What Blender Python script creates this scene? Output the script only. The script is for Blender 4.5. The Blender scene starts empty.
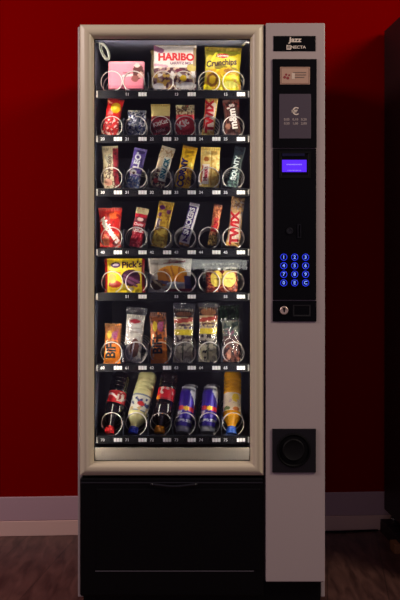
import bpy, bmesh, math, random
from mathutils import Vector, Matrix, noise
S = bpy.context.scene
C = S.collection
PI = math.pi

# ------------------------------------------------------------------ camera, world, lights, exposure
CAM_H = 1.04; DIST = 3.0; FPX = 1000.0; HZ = 265.0
cam = bpy.data.cameras.new('camera'); cam_o = bpy.data.objects.new('camera', cam); C.objects.link(cam_o)
cam_o.location = (0, -DIST, CAM_H); cam_o.rotation_euler = (PI/2, 0, 0)
cam.sensor_fit = 'VERTICAL'; cam.sensor_height = 36; cam.lens = 60; cam.shift_y = -35/600
cam.clip_start = 0.05; cam.clip_end = 50
S.camera = cam_o
vs = S.view_settings
vs.view_transform = 'Standard'; vs.look = 'None'; vs.gamma = 1; vs.use_curve_mapping = False; vs.exposure = 0.0
w = bpy.data.worlds.new('world'); S.world = w; w.use_nodes = True
w.node_tree.nodes['Background'].inputs[0].default_value = (0.85, 0.62, 0.98, 1)
w.node_tree.nodes['Background'].inputs[1].default_value = 0.15

def area(name, loc, target, sx, sy, power, color):
    l = bpy.data.lights.new(name, 'AREA'); l.shape = 'RECTANGLE'; l.size = sx; l.size_y = sy
    l.energy = power; l.color = color
    o = bpy.data.objects.new(name, l); C.objects.link(o); o.location = loc
    d = Vector(target) - Vector(loc); o.rotation_euler = d.to_track_quat('-Z', 'Y').to_euler()
    return o
area('ceiling_light_front', (2.15, -1.35, 2.65), (0.0, 0.0, 1.2), 0.8, 0.8, 38, (1.0, 0.84, 0.64))
area('ceiling_light_left', (-2.0, -0.75, 2.25), (-0.7, 0.83, 0.2), 0.7, 0.7, 27, (1.0, 0.80, 0.72))
area('far_wall_lamp', (0.12, -5.0, 1.045), (0.12, 0.0, 1.045), 0.52, 0.075, 0.75, (1.0, 0.97, 0.9))

# ------------------------------------------------------------------ helpers
def lin(c):
    def f(x):
        x = max(0, min(255, x))/255.0
        return x/12.92 if x <= 0.04045 else ((x+0.055)/1.055)**2.4
    return (f(c[0]), f(c[1]), f(c[2]), 1)
def P(px, py, Y=0.0):
    s = (DIST+Y)/FPX
    return Vector(((px-200)*s, Y, CAM_H+(HZ-py)*s))
def X(px, Y=0.0): return (px-200)*(DIST+Y)/FPX
def Z(py, Y=0.0): return CAM_H+(HZ-py)*(DIST+Y)/FPX

MATS = {}
def mat(name, c, rough=0.5, metal=0.0, emit=None, estr=0, coat=0.0, bump=0, bscale=200, vary=0, vscale=8, spec=0.5, trans=0.0, alpha=1):
    if name in MATS: return MATS[name]
    m = bpy.data.materials.new(name); m.use_nodes = True
    nt = m.node_tree; b = nt.nodes['Principled BSDF']
    b.inputs['Base Color'].default_value = lin(c); b.inputs['Roughness'].default_value = rough
    b.inputs['Metallic'].default_value = metal; b.inputs['Specular IOR Level'].default_value = spec
    b.inputs['Coat Weight'].default_value = coat; b.inputs['Transmission Weight'].default_value = trans
    if emit:
        b.inputs['Emission Color'].default_value = lin(emit); b.inputs['Emission Strength'].default_value = estr
    tc = nt.nodes.new('ShaderNodeTexCoord')
    if vary:
        n = nt.nodes.new('ShaderNodeTexNoise'); n.inputs['Scale'].default_value = vscale; n.inputs['Detail'].default_value = 4
        nt.links.new(tc.outputs['Object'], n.inputs['Vector'])
        h = nt.nodes.new('ShaderNodeHueSaturation'); h.inputs['Color'].default_value = lin(c)
        mr = nt.nodes.new('ShaderNodeMapRange'); mr.inputs['To Min'].default_value = 1-vary; mr.inputs['To Max'].default_value = 1+vary
        nt.links.new(n.outputs['Fac'], mr.inputs['Value']); nt.links.new(mr.outputs[0], h.inputs['Value'])
        nt.links.new(h.outputs[0], b.inputs['Base Color'])
    if bump:
        n = nt.nodes.new('ShaderNodeTexNoise'); n.inputs['Scale'].default_value = bscale; n.inputs['Detail'].default_value = 3
        nt.links.new(tc.outputs['Object'], n.inputs['Vector'])
        bp = nt.nodes.new('ShaderNodeBump'); bp.inputs['Strength'].default_value = bump; bp.inputs['Distance'].default_value = 0.002
        nt.links.new(n.outputs['Fac'], bp.inputs['Height']); nt.links.new(bp.outputs[0], b.inputs['Normal'])
    MATS[name] = m
    return m
def film(name, rough=0.32, metal=0.0, bump=0.35, bscale=60, trans=0.0):
    """printed film: the print is the surface's own colour"""
    if name in MATS: return MATS[name]
    m = mat(name, (255, 255, 255), rough, metal, bump=bump, bscale=bscale, trans=trans)
    nt = m.node_tree; a = nt.nodes.new('ShaderNodeAttribute'); a.attribute_name = 'print'
    nt.links.new(a.outputs['Color'], nt.nodes['Principled BSDF'].inputs['Base Color'])
    return m

def tag(o, label=None, cat=None, group=None, kind=None):
    if label: o['label'] = label
    if cat: o['category'] = cat
    if group: o['group'] = group
    if kind: o['kind'] = kind
    return o
def empty(name, loc=(0, 0, 0)):
    o = bpy.data.objects.new(name, None); C.objects.link(o); o.location = loc; o.empty_display_size = 0.05
    return o
def link(name, me, m, parent=None, smooth=False):
    o = bpy.data.objects.new(name, me); C.objects.link(o)
    if m is not None: me.materials.append(m)
    if parent is not None: o.parent = parent
    if smooth:
        for p in me.polygons: p.use_smooth = True
    return o
class MB:
    def __init__(s): s.bm = bmesh.new()
    def box(s, x0, x1, y0, y1, z0, z1, bev=0, seg=2):
        r = bmesh.ops.create_cube(s.bm, size=1)
        for v in r['verts']:
            v.co = Vector(((x0+x1)/2+v.co.x*(x1-x0), (y0+y1)/2+v.co.y*(y1-y0), (z0+z1)/2+v.co.z*(z1-z0)))
        if bev:
            es = list({e for v in r['verts'] for e in v.link_edges})
            bmesh.ops.bevel(s.bm, geom=es, offset=bev, segments=seg, affect='EDGES', profile=0.5)
        return s
    def lathe(s, prof, seg=32, M=None, cap=True):
        """prof: (radius, height) pairs, axis +Z"""
        rings = []
        for r, h in prof:
            ring = []
            for k in range(seg):
                a = 2*PI*k/seg
                v = Vector((r*math.cos(a), r*math.sin(a), h))
                ring.append(s.bm.verts.new(M @ v if M else v))
            rings.append(ring)
        for i in range(len(rings)-1):
            for k in range(seg):
                s.bm.faces.new((rings[i][k], rings[i][(k+1) % seg], rings[i+1][(k+1) % seg], rings[i+1][k]))
        if cap:
            s.bm.faces.new(rings[0][::-1]); s.bm.faces.new(rings[-1])
        return s
    def tube(s, pts, r, seg=8, closed=False):
        pts = [Vector(p) for p in pts]; n = len(pts); rings = []
        up = Vector((0, 0, 1)); prev = None
        for i, p in enumerate(pts):
            a = pts[(i-1) % n] if (closed or i > 0) else p
            b = pts[(i+1) % n] if (closed or i < n-1) else p
            t = (b-a).normalized()
            if prev is None:
                q = up if abs(t.dot(up)) < 0.9 else Vector((1, 0, 0))
                u = t.cross(q).normalized()
            else:
                u = (prev - t*prev.dot(t)).normalized()
            prev = u; v = t.cross(u)
            rings.append([s.bm.verts.new(p+u*r*math.cos(2*PI*k/seg)+v*r*math.sin(2*PI*k/seg)) for k in range(seg)])
        m = n if closed else n-1
        for i in range(m):
            A_, B_ = rings[i], rings[(i+1) % n]
            for k in range(seg):
                s.bm.faces.new((A_[k], A_[(k+1) % seg], B_[(k+1) % seg], B_[k]))
        if not closed:
            s.bm.faces.new(rings[0][::-1]); s.bm.faces.new(rings[-1])
        return s
    def rectring(s, x0, x1, z0, z1, prof):
        """sweep (inset, y) profile round a rectangle with mitred corners; closed profile"""
        rings = []
        for d, y in prof:
            rings.append([s.bm.verts.new(c) for c in ((x0+d, y, z0+d), (x1-d, y, z0+d), (x1-d, y, z1-d), (x0+d, y, z1-d))])
        n = len(rings)
        for i in range(n):
            A_, B_ = rings[i], rings[(i+1) % n]
            for k in range(4):
                s.bm.faces.new((A_[k], A_[(k+1) % 4], B_[(k+1) % 4], B_[k]))
        return s
    def build(s, name, m, parent=None, smooth=False, autosmooth=False):
        bmesh.ops.recalc_face_normals(s.bm, faces=s.bm.faces[:])
        me = bpy.data.meshes.new(name); s.bm.to_mesh(me); s.bm.free()
        o = link(name, me, m, parent, smooth or autosmooth)
        if autosmooth:
            me.set_sharp_from_angle(angle=math.radians(40))
        return o

def text_mesh(name, string, size, bold=0.0, shear=0.0, sx=1.0):
    cu = bpy.data.curves.new(name, 'FONT'); cu.body = string; cu.size = size
    cu.align_x = 'CENTER'; cu.align_y = 'CENTER'; cu.offset = bold*size; cu.shear = shear; cu.resolution_u = 3
    o = bpy.data.objects.new(name, cu); C.objects.link(o)
    dg = bpy.context.evaluated_depsgraph_get(); dg.update()
    me = bpy.data.meshes.new_from_object(o.evaluated_get(dg))
    bpy.data.objects.remove(o); bpy.data.curves.remove(cu)
    me.name = name
    bm = bmesh.new(); bm.from_mesh(me); bmesh.ops.triangulate(bm, faces=bm.faces[:])
    for _ in range(4):
        es = [e for e in bm.edges if e.calc_length() > max(0.0022, size*0.09)]
        if not es: break
        bmesh.ops.subdivide_edges(bm, edges=es, cuts=1); bmesh.ops.triangulate(bm, faces=[f for f in bm.faces if len(f.verts) > 3])
    bm.to_mesh(me); bm.free()
    if sx != 1:
        for v in me.vertices: v.co.x *= sx
    return me
def flat_text(name, string, x, y, z, size, m, parent, bold=0.02, sx=1.0, shear=0.0):
    me = text_mesh(name, string, size, bold, shear, sx)
    for v in me.vertices:
        v.co = Vector((x+v.co.x, y, z+v.co.y))
    return link(name, me, m, parent)

# ------------------------------------------------------------------ materials
def wood_floor():
    m = bpy.data.materials.new('floor_laminate'); m.use_nodes = True; nt = m.node_tree; b = nt.nodes['Principled BSDF']
    tc = nt.nodes.new('ShaderNodeTexCoord'); mp = nt.nodes.new('ShaderNodeMapping')
    mp.inputs['Scale'].default_value = (12, 2.0, 1)
    nt.links.new(tc.outputs['Object'], mp.inputs['Vector'])
    n = nt.nodes.new('ShaderNodeTexNoise'); n.inputs['Scale'].default_value = 3; n.inputs['Detail'].default_value = 6; n.inputs['Distortion'].default_value = 0.6
    nt.links.new(mp.outputs[0], n.inputs['Vector'])
    cr = nt.nodes.new('ShaderNodeValToRGB')
    cr.color_ramp.elements[0].position = 0.33; cr.color_ramp.elements[0].color = lin((66, 42, 38))
    cr.color_ramp.elements[1].position = 0.7; cr.color_ramp.elements[1].color = lin((112, 78, 70))
    nt.links.new(n.outputs['Fac'], cr.inputs[0])
    br = nt.nodes.new('ShaderNodeTexBrick'); mp2 = nt.nodes.new('ShaderNodeMapping')
    mp2.inputs['Rotation'].default_value = (0, 0, math.radians(-83))
    nt.links.new(tc.outputs['Object'], mp2.inputs['Vector']); nt.links.new(mp2.outputs[0], br.inputs['Vector'])
    br.inputs['Scale'].default_value = 1; br.inputs['Brick Width'].default_value = 1.2; br.inputs['Row Height'].default_value = 0.19
    br.inputs['Mortar Size'].default_value = 0.0015
    br.inputs['Color1'].default_value = (1, 1, 1, 1); br.inputs['Color2'].default_value = (.86, .84, .84, 1); br.inputs['Mortar'].default_value = (.35, .35, .35, 1)
    mx = nt.nodes.new('ShaderNodeMixRGB'); mx.blend_type = 'MULTIPLY'; mx.inputs[0].default_value = 1
    nt.links.new(cr.outputs[0], mx.inputs[1]); nt.links.new(br.outputs[0], mx.inputs[2])
    nt.links.new(mx.outputs[0], b.inputs['Base Color']); b.inputs['Roughness'].default_value = 0.45
    return m
M_RED = mat('red_wall_paint', (132, 0, 0), 0.85, bump=0.15, bscale=260, vary=0.06, vscale=3, spec=0.0)
M_LILAC = mat('lilac_grey_trim_paint', (196, 164, 172), 0.55, bump=0.05)
M_CREAM = mat('cream_skirting', (236, 200, 186), 0.5, bump=0.05)
M_FLOOR = wood_floor()
M_CAB = mat('beige_powder_coat', (184, 170, 168), 0.42, bump=0.08, bscale=600)
M_FRAME = mat('champagne_frame_lacquer', (220, 208, 180), 0.34, bump=0.03, bscale=500)
M_BLACK = mat('black_plastic', (5, 5, 6), 0.38, spec=0.2, bump=0.08, bscale=900)
M_BLACKG = mat('black_gloss', (4, 4, 9), 0.5, spec=0.12)
M_DARKM = mat('dark_matt', (8, 8, 11), 0.6, spec=0.15)
M_LINER = mat('liner_grey_blue', (112, 116, 136), 0.5, bump=0.05)
M_TRAY = mat('tray_steel', (62, 66, 82), 0.4, metal=0.4)
M_STRIP = mat('label_strip_plastic', (11, 11, 18), 0.5, spec=0.2)
M_WHITE = mat('white_tag', (232, 230, 228), 0.5)
M_COIL = mat('galvanised_wire', (228, 220, 216), 0.3, metal=0.55)
M_BEIGE = mat('beige_inner_panel', (118, 106, 92), 0.5)
M_NUM = mat('white_number_print', (215, 213, 212), 0.6)
M_CHROME = mat('chrome', (225, 220, 214), 0.2, metal=0.9)
M_TUBE = mat('fluorescent_tube', (255, 255, 255), 0.5, emit=(255, 246, 236), estr=14)
M_TUBE2 = mat('side_fluorescent_tube', (255, 255, 255), 0.5, emit=(255, 246, 238), estr=36)
M_LCD = mat('lcd_backlight', (40, 20, 120), 0.3, emit=(92, 40, 255), estr=1.0)
M_LCDT = mat('lcd_characters', (150, 130, 255), 0.3, emit=(150, 130, 255), estr=0.8)
M_KEY = mat('key_blue_light', (20, 30, 200), 0.3, emit=(40, 60, 240), estr=0.8)
M_KEYT = mat('key_symbol_light', (120, 150, 255), 0.3, emit=(120, 155, 255), estr=0.95)
def glass_pane():
    m = bpy.data.materials.new('door_glass'); m.use_nodes = True; nt = m.node_tree
    nt.nodes.remove(nt.nodes['Principled BSDF']); out = nt.nodes['Material Output']
    t = nt.nodes.new('ShaderNodeBsdfTransparent'); t.inputs[0].default_value = (0.95, 0.97, 0.97, 1)
    g = nt.nodes.new('ShaderNodeBsdfGlossy'); g.inputs['Roughness'].default_value = 0.02
    f = nt.nodes.new('ShaderNodeFresnel'); f.inputs['IOR'].default_value = 1.35
    mx = nt.nodes.new('ShaderNodeMixShader')
    nt.links.new(f.outputs[0], mx.inputs[0]); nt.links.new(t.outputs[0], mx.inputs[1]); nt.links.new(g.outputs[0], mx.inputs[2])
    nt.links.new(mx.outputs[0], out.inputs[0]); return m
M_GLASS = glass_pane()
def clear_film():
    m = bpy.data.materials.new('clear_wrapper'); m.use_nodes = True; nt = m.node_tree
    nt.nodes.remove(nt.nodes['Principled BSDF']); out = nt.nodes['Material Output']
    t = nt.nodes.new('ShaderNodeBsdfTransparent'); t.inputs[0].default_value = (0.9, 0.9, 0.93, 1)
    g = nt.nodes.new('ShaderNodeBsdfGlossy'); g.inputs['Roughness'].default_value = 0.15
    tc = nt.nodes.new('ShaderNodeTexCoord'); n = nt.nodes.new('ShaderNodeTexNoise'); n.inputs['Scale'].default_value = 70
    bp = nt.nodes.new('ShaderNodeBump'); bp.inputs['Distance'].default_value = 0.006
    nt.links.new(tc.outputs['Object'], n.inputs['Vector']); nt.links.new(n.outputs['Fac'], bp.inputs['Height']); nt.links.new(bp.outputs[0], g.inputs['Normal'])
    mx = nt.nodes.new('ShaderNodeMixShader'); mx.inputs[0].default_value = 0.16
    nt.links.new(t.outputs[0], mx.inputs[1]); nt.links.new(g.outputs[0], mx.inputs[2])
    nt.links.new(mx.outputs[0], out.inputs[0]); return m
M_CLEAR = clear_film()

# ------------------------------------------------------------------ the room
SL = 0.0636                                    # the wall is turned a little against the machine
def wallY(x): return 0.877 + SL*x
ang = math.atan(SL)
def structure(name, mb, m, rot=False):
    o = mb.build(name, m); tag(o, kind='structure')
    if rot: o.location = (0, 0.877, 0); o.rotation_euler = (0, 0, ang)
    return o
structure('floor', MB().box(-3, 3, -4, 1.3, -0.05, 0), M_FLOOR)
structure('wall_back', MB().box(-3, 3, 0.012, 0.14, 0, 2.8), M_RED, True)
structure('baseboard_back', MB().box(-3, 3, 0, 0.0119, 0, 0.058, 0.002), M_CREAM, True)
structure('trim_1', MB().box(-3, 3, 0.002, 0.0119, 0.0582, 0.150, 0.003), M_LILAC, True)

# ------------------------------------------------------------------ the vending machine
VM = empty('vending_machine', (0, 0.4, 0))
tag(VM, 'tall snack and drink vending machine with glass door and keypad column by the red wall', 'vending machine')
INV = Matrix.Translation((0, -0.4, 0))
def vm(o):                                      # built in world coordinates, carried by the machine
    o.parent = VM; o.matrix_parent_inverse = INV; return o
BX0, BX1 = -0.3715, 0.3795
TOP = Z(23); FX0, FX1 = X(79.5), X(264.3); FZ0, FZ1 = Z(476.3), TOP
b = MB()
b.box(BX0, BX0+0.016, 0.042, 0.80, 0.03, TOP-0.001, 0.002)
b.box(BX1-0.012, BX1, 0.042, 0.80, 0.03, TOP-0.001, 0.002)
b.box(BX0+0.016, BX1-0.012, 0.045, 0.80, TOP-0.007, TOP-0.001)
b.box(BX0+0.016, BX1-0.012, 0.785, 0.80, 0.03, TOP-0.008)
b.box(BX0+0.016, BX1-0.012, 0.045, 0.785, 0.03, 0.05)
vm(b.build('cabinet_body', M_CAB))
b = MB()
LX0, LX1 = -0.3275, 0.1585
CZ0, CZ1 = 0.425, 1.742
b.box(LX0-0.006, LX0, 0.085, 0.72, CZ0, CZ1); b.box(LX1, LX1+0.006, 0.085, 0.72, CZ0, CZ1)
b.box(LX0-0.006, LX1+0.006, 0.72, 0.73, CZ0, CZ1); b.box(LX0, LX1, 0.095, 0.72, CZ1-0.004, CZ1)
b.box(-0.35, 0.19, 0.045, 0.72, CZ0-0.006, CZ0)
b.box(0.189, 0.1935, 0.045, 0.72, CZ0, CZ1+0.01)
vm(b.build('cavity_liner', M_LINER))
b = MB()
yb, zb, yt, zt_ = 0.037, 0.436, 0.080, Z(447.8, 0.08)
q = [b.bm.verts.new((x, y, z)) for x in (-0.345, 0.185) for (y, z) in ((yb, zb), (yt, zt_), (yt+.006, zt_), (yt+.006, zb))]
b.bm.faces.new(q[0:4]); b.bm.faces.new(q[4:8])
for i in range(4): b.bm.faces.new((q[i], q[(i+1) % 4], q[4+(i+1) % 4], q[4+i]))
vm(b.build('inner_sill_panel', M_BEIGE))
b = MB(); b.tube([(X(102.2, .036)+0.0042*math.cos(2*PI*k/20), yb+(Z(454.3, .055)+0.0042*math.sin(2*PI*k/20)-zb)*(yt-yb)/(zt_-zb)-.0006, Z(454.3, .055)+0.0042*math.sin(2*PI*k/20)) for k in range(20)], 0.0005, 5, True)
vm(b.build('round_emblem', mat('emblem_brown', (84, 76, 66), .5)))
# door frame: rounded ridge profile
prof = [(0, 0.040), (0, 0.014), (0.002, 0.009), (0.010, 0.0035), (0.018, 0.000), (0.025, 0.000), (0.031, 0.003), (0.036, 0.009), (0.0385, 0.016), (0.0412, 0.022), (0.0415, 0.030), (0.0415, 0.036), (0.030, 0.040)]
o = vm(MB().rectring(FX0, FX1, FZ0, FZ1-0.0015, prof).build('door_frame', M_FRAME, autosmooth=True))
o.data.set_sharp_from_angle(angle=math.radians(32))
vm(MB().rectring(FX0+0.039, FX1-0.039, FZ0+0.039, FZ1-0.0405, [(0, 0.0255), (0.0045, 0.0255), (0.0045, 0.031), (0, 0.031)]).build('glass_gasket', M_DARKM))
gp = vm(MB().box(FX0+0.040, FX1-0.040, 0.0285, 0.0325, FZ0+0.040, FZ1-0.0415).build('glass_pane', M_GLASS))
# lamps behind the frame
for (nm, a, c, mm) in (('lamp_tube', (-0.335, 0.062, 1.750), (0.170, 0.062, 1.750), M_TUBE),
                   ('lamp_tube', (-0.3415, 0.060, 0.50), (-0.3415, 0.060, 1.735), M_TUBE2),
                   ('lamp_tube', (0.1765, 0.060, 0.50), (0.1765, 0.060, 1.735), M_TUBE2)):
    b = MB(); b.tube([a, c], 0.0065, 10); L = vm(b.build(nm, mm, smooth=False))
    L['label'] = 'white glowing lamp tube'
    d = (Vector(c)-Vector(a)).normalized()
    for e in (Vector(a)-d*0.012, Vector(c)):
        b = MB(); b.tube([e, e+d*0.012], 0.0075, 12); b.build('lamp_socket', M_WHITE, L)
# hank of wire at the upper left of the cavity
b = MB()
cx, cz = X(103.6, .10), Z(50.5, .10)
for k, (rx, rz, off) in enumerate(((0.0095, 0.025, 0), (0.012, 0.029, 0.0045), (0.008, 0.022, 0.009))):
    pts = []
    for i in range(40):
        t = 2*PI*i/40; x = rx*math.cos(t); z = rz*math.sin(t)
        a = math.radians(24)
        pts.append((cx+x*math.cos(a)+z*-math.sin(a)+0.002*k, 0.112+off, cz+z*math.cos(a)+x*math.sin(a)))
    b.tube(pts, 0.0014, 8, True)
b.tube([(cx-0.012, 0.115, cz+0.024), (cx-0.018, 0.122, cz+0.029), (LX0+0.001, 0.125, cz+0.030)], 0.0024, 8)
vm(b.build('cable_loop', mat('pale_cable', (128, 128, 120), .35), smooth=True))['label'] = 'pale looped cable at the upper left corner'
b = MB()
b.tube([(LX1-0.004, 0.11, Z(43, .11)), (LX1-0.014, 0.115, Z(41.5, .11)), (LX1-0.024, 0.125, Z(45, .12))], 0.0032, 8)
vm(b.build('hinge_clip', M_COIL, smooth=True))

# column
KX0, KX1 = X(265.9), X(325.0)
vm(MB().box(KX0, KX1, 0.0, 0.0415, Z(582), TOP, 0.0025).build('control_column', M_CAB))
vm(MB().box(FX1+0.0005, KX0-0.0005, 0.012, 0.04, 0.09, TOP-0.004).build('door_seal', mat('dark_purple_seal', (26, 10, 22), .5)))
vm(MB().box(BX0+0.018, BX1-0.014, 0.030, 0.0415, 0.0, Z(582.6), 0.002).build('kick_plate', M_BLACK))
for fx in (-0.33, 0.34):
    for fy in (0.10, 0.74):
        b = MB(); b.lathe([(0.022, 0), (0.024, 0.004), (0.022, 0.010), (0.010, 0.012), (0.010, 0.031)], 20, Matrix.Translation((fx, fy, 0)))
        vm(b.build('foot', M_BLACK, smooth=False))
# lower black door
LZ1 = Z(478.5)
o = vm(MB().box(FX0, FX1, 0.008, 0.0415, Z(597.5), LZ1, 0.006, 3).box(FX0+0.05, FX1-0.012, 0.0055, 0.012, Z(571.2), Z(489), 0.003).build('lower_door', M_BLACK))
b = MB(); pts = []
for i in range(15):
    t = i/14; pts.append((X(150)+t*(X(198)-X(150)), 0.004-0.010*math.sin(PI*t), Z(484.5)-0.0045*math.cos(PI*(t-.5))**2))
b.tube(pts, 0.0042, 8); b.build('pull_handle', mat('black_handle', (22, 22, 26), .22), o, smooth=True)
b = MB(); b.box(X(95), X(254), 0.006, 0.009, Z(572.4), Z(571.4), 0.0008); b.build('trim_line', mat('grey_trim', (84, 80, 88), .35), o)
b = MB(); b.box(FX0+0.004, FX1-0.004, 0.006, 0.012, Z(484), Z(482.6), 0.001); b.build('ledge', mat('dark_ledge', (30, 29, 36), .35), o)

# nameplate
np_ = vm(MB().box(X(273.4), X(315.6), -0.0015, 0.001, Z(51.3), Z(36), 0.0006).build('nameplate', M_BLACKG))
M_SIGN = mat('sign_white_print', (238, 224, 208), .6)
flat_text('brand_lettering', 'Jazz', X(295), -0.0021, Z(40.0), 0.0205, M_SIGN, np_, 0.035, 1.15, 0.06)
flat_text('maker_lettering', 'NECTA', X(298.2), -0.0021, Z(47.4), 0.0120, M_SIGN, np_, 0.02, 1.15)
b = MB(); b.box(X(286.4), X(290.9), -0.0022, -0.0015, Z(49.9), Z(45.2), 0.0004); lg = b.build('logo', M_SIGN, np_)
b = MB()
for k in range(3):
    b.tube([(X(287.2+k*1.2), -0.0024, Z(48.8)), (X(288.2+k*1.0), -0.0024, Z(45.6))], 0.0006, 5)
b.build('logo_stroke', M_BLACKG, np_)
# black control panel
cp = vm(MB().box(X(272.4), X(316.6), -0.004, 0.002, Z(148.0), Z(59.2), 0.0012)
        .box(X(272.8), X(316.2), -0.0035, 0.002, Z(300), Z(148.6), 0.001)
        .box(X(272.6), X(316.4), -0.004, 0.002, Z(321.4), Z(300.7), 0.001).build('control_panel', M_BLACKG))
cd = vm(MB().box(X(280), X(309.7), -0.0062, -0.0038, Z(84.8), Z(67.3), 0.0008).build('payment_card_sign', mat('card_peach', (196, 160, 138), .45)))
b = MB(); b.rectring(X(280.6), X(309.1), Z(84.2), Z(67.9), [(0, -0.0064), (0.0022, -0.0064), (0.0022, -0.006), (0, -0.006)]); b.build('card_border', mat('card_tan', (150, 112, 96), .5), cd)
b = MB()
for (x, y, r) in ((284.5, 77.6, .0042), (287.6, 78.4, .0045), (286.0, 75.0, .0035), (289, 75.6, .003)):
    b.lathe([(r, 0), (r*.9, .0004)], 14, Matrix.Translation((X(x), -0.0064, Z(y))) @ Matrix.Rotation(PI/2, 4, 'X'))
b.build('card_picture', mat('card_red', (150, 58, 62), .5), cd)
b = MB()
for k, (a, c) in enumerate(((293, 306), (295, 306), (294, 304))):
    b.box(X(a), X(c), -0.0066, -0.0062, Z(73.4+k*2.4), Z(72.5+k*2.4))
b.build('card_print', mat('card_grey_print', (120, 104, 92), .5), cd)
b = MB()
b.box(X(291.6), X(294.6), -0.0067, -0.0062, Z(79.4), Z(73.4)); b.build('card_mark', mat('card_pale', (226, 206, 186), .5), cd)
bp = vm(MB().box(X(279.2), X(310.8), -0.0058, -0.0038, Z(138.8), Z(94.2), 0.0008).build('coin_notice', mat('grey_notice', (78, 68, 80), .5)))
flat_text('euro_symbol', '\u20ac', X(295.1), -0.0063, Z(112), 0.031, M_SIGN, bp, 0.012, 1.15)
M_NOT = mat('notice_print', (196, 182, 176), .5)
flat_text('coin_values', '0,05   0,10   0,20', X(295.1), -0.0063, Z(119.8), 0.0098, M_NOT, bp, 0.01, 1.02)
flat_text('coin_values', '0,50   1,00   2,00', X(295.1), -0.0063, Z(123.8), 0.0098, M_NOT, bp, 0.01, 1.02)
# display
ds = vm(MB().rectring(X(278.8), X(310.8), Z(178.5), Z(151.5), [(0, -0.0034), (0, -0.0055), (0.006, -0.0055), (0.009, -0.0036), (0.009, -0.0030)]).build('display_bezel', M_DARKM))
MB().box(X(282), X(306.4), -0.0045, -0.0030, Z(172.1), Z(160.0)).build('display_screen', M_LCD, ds)
MB().box(X(282), X(304.5), -0.0060, -0.0054, Z(156.4), Z(153.6)).build('display_strip', mat('deep_blue_strip', (12, 10, 52), .3), ds)
b = MB()
for i in range(14): b.box(X(286.5+i*1.1), X(287.2+i*1.1), -0.0049, -0.0044, Z(165.2), Z(164.1))
for i in range(10): b.box(X(287.5+i*1.4), X(288.1+i*1.4), -0.0049, -0.0044, Z(171), Z(170.1))
b.build('display_characters', M_LCDT, ds)
# coin entry
ce = vm(MB().lathe([(0.0095, 0), (0.0105, 0.002), (0.0095, 0.004), (0.006, 0.004), (0.005, 0.0015)], 28,
        Matrix.Translation((X(289.5), -0.0035, Z(231))) @ Matrix.Rotation(PI/2, 4, 'X')).build('return_button', mat('button_black', (20, 20, 22), .3), autosmooth=True))
vm(MB().rectring(X(297.3), X(301.0), Z(238), Z(224), [(0, -0.003), (0, -0.0065), (0.003, -0.0065), (0.0042, -0.004), (0.0042, -0.003)]).build('coin_slot', mat('slot_black', (3, 3, 4), .3)))
# keypad
kp = vm(MB().box(X(278), X(310.5), -0.0045, -0.003, Z(287.5), Z(252), 0.0006).build('keypad', mat('keypad_black', (5, 5, 11), .5, spec=.12)))
keys = ['1', '2', '3', '4', '5', '6', '7', '8', '9', '0', 'E', 'C']
for i, ch in enumerate(keys):
    x = X(283.6+(i % 3)*10.9); z = Z(257.2+(i//3)*8.55)
    b = MB(); n = 28
    b.tube([(x+0.0095*math.cos(2*PI*k/n), -0.0058, z+0.0095*math.sin(2*PI*k/n)) for k in range(n)], 0.0011, 6, True)
    kb = b.build('key_button', M_KEY, kp, smooth=True)
for i, ch in enumerate(keys):
    x = X(283.6+(i % 3)*10.9); z = Z(257.2+(i//3)*8.55)
    flat_text('key_symbol', ch, x, -0.0052, z, 0.0145, M_KEYT, kp, 0.025)
# lock and reader slot
lk = vm(MB().lathe([(0.0125, 0), (0.0125, 0.004), (0.0105, 0.0055), (0.0085, 0.005)], 28,
        Matrix.Translation((X(283.9), -0.0038, Z(310.3))) @ Matrix.Rotation(PI/2, 4, 'X')).build('door_lock', mat('warm_nickel', (214, 190, 176), .35, metal=.6), autosmooth=True))
MB().box(X(283.2), X(284.7), -0.0098, -0.0086, Z(312), Z(308.6), 0.0005).box(X(282.8), X(285.1), -0.0099, -0.0086, Z(309.6), Z(307.6), 0.0006).build('keyhole', M_DARKM, lk)
vm(MB().rectring(X(292.6), X(310.6), Z(316.4), Z(304.8), [(0, -0.003), (0, -0.0052), (0.003, -0.0052), (0.0045, -0.0042), (0.0045, -0.003)]).build('reader_slot', mat('reader_black', (2, 2, 3), .5)))
# coin return cup
cr_ = vm(MB().box(X(272.2), X(315.8), -0.005, 0.001, Z(472.3), Z(428.6), 0.001).build('coin_return_plate', mat('return_plate_black', (13, 11, 14), .38)))
T_ = lambda x, y, yy: Matrix.Translation((X(x), yy, Z(y))) @ Matrix.Rotation(PI/2, 4, 'X')
b = MB(); b.lathe([(0.0520, 0.0), (0.0510, 0.0035), (0.0470, 0.0045), (0.0440, 0.0022), (0.0425, 0.0005)], 48, T_(293.6, 450, -0.005)); b.build('coin_return_cup', mat('cup_black', (7, 6, 8), .6, spec=.15), cr_, autosmooth=True)
b = MB(); b.lathe([(0.0330, 0.0), (0.0325, 0.009), (0.030, 0.011), (0.027, 0.0095), (0.010, 0.008)], 48, T_(293.2, 449.2, -0.005)); b.build('coin_return_flap', mat('flap_black', (14, 13, 15), .6, spec=.15), cr_, autosmooth=True)

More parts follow.
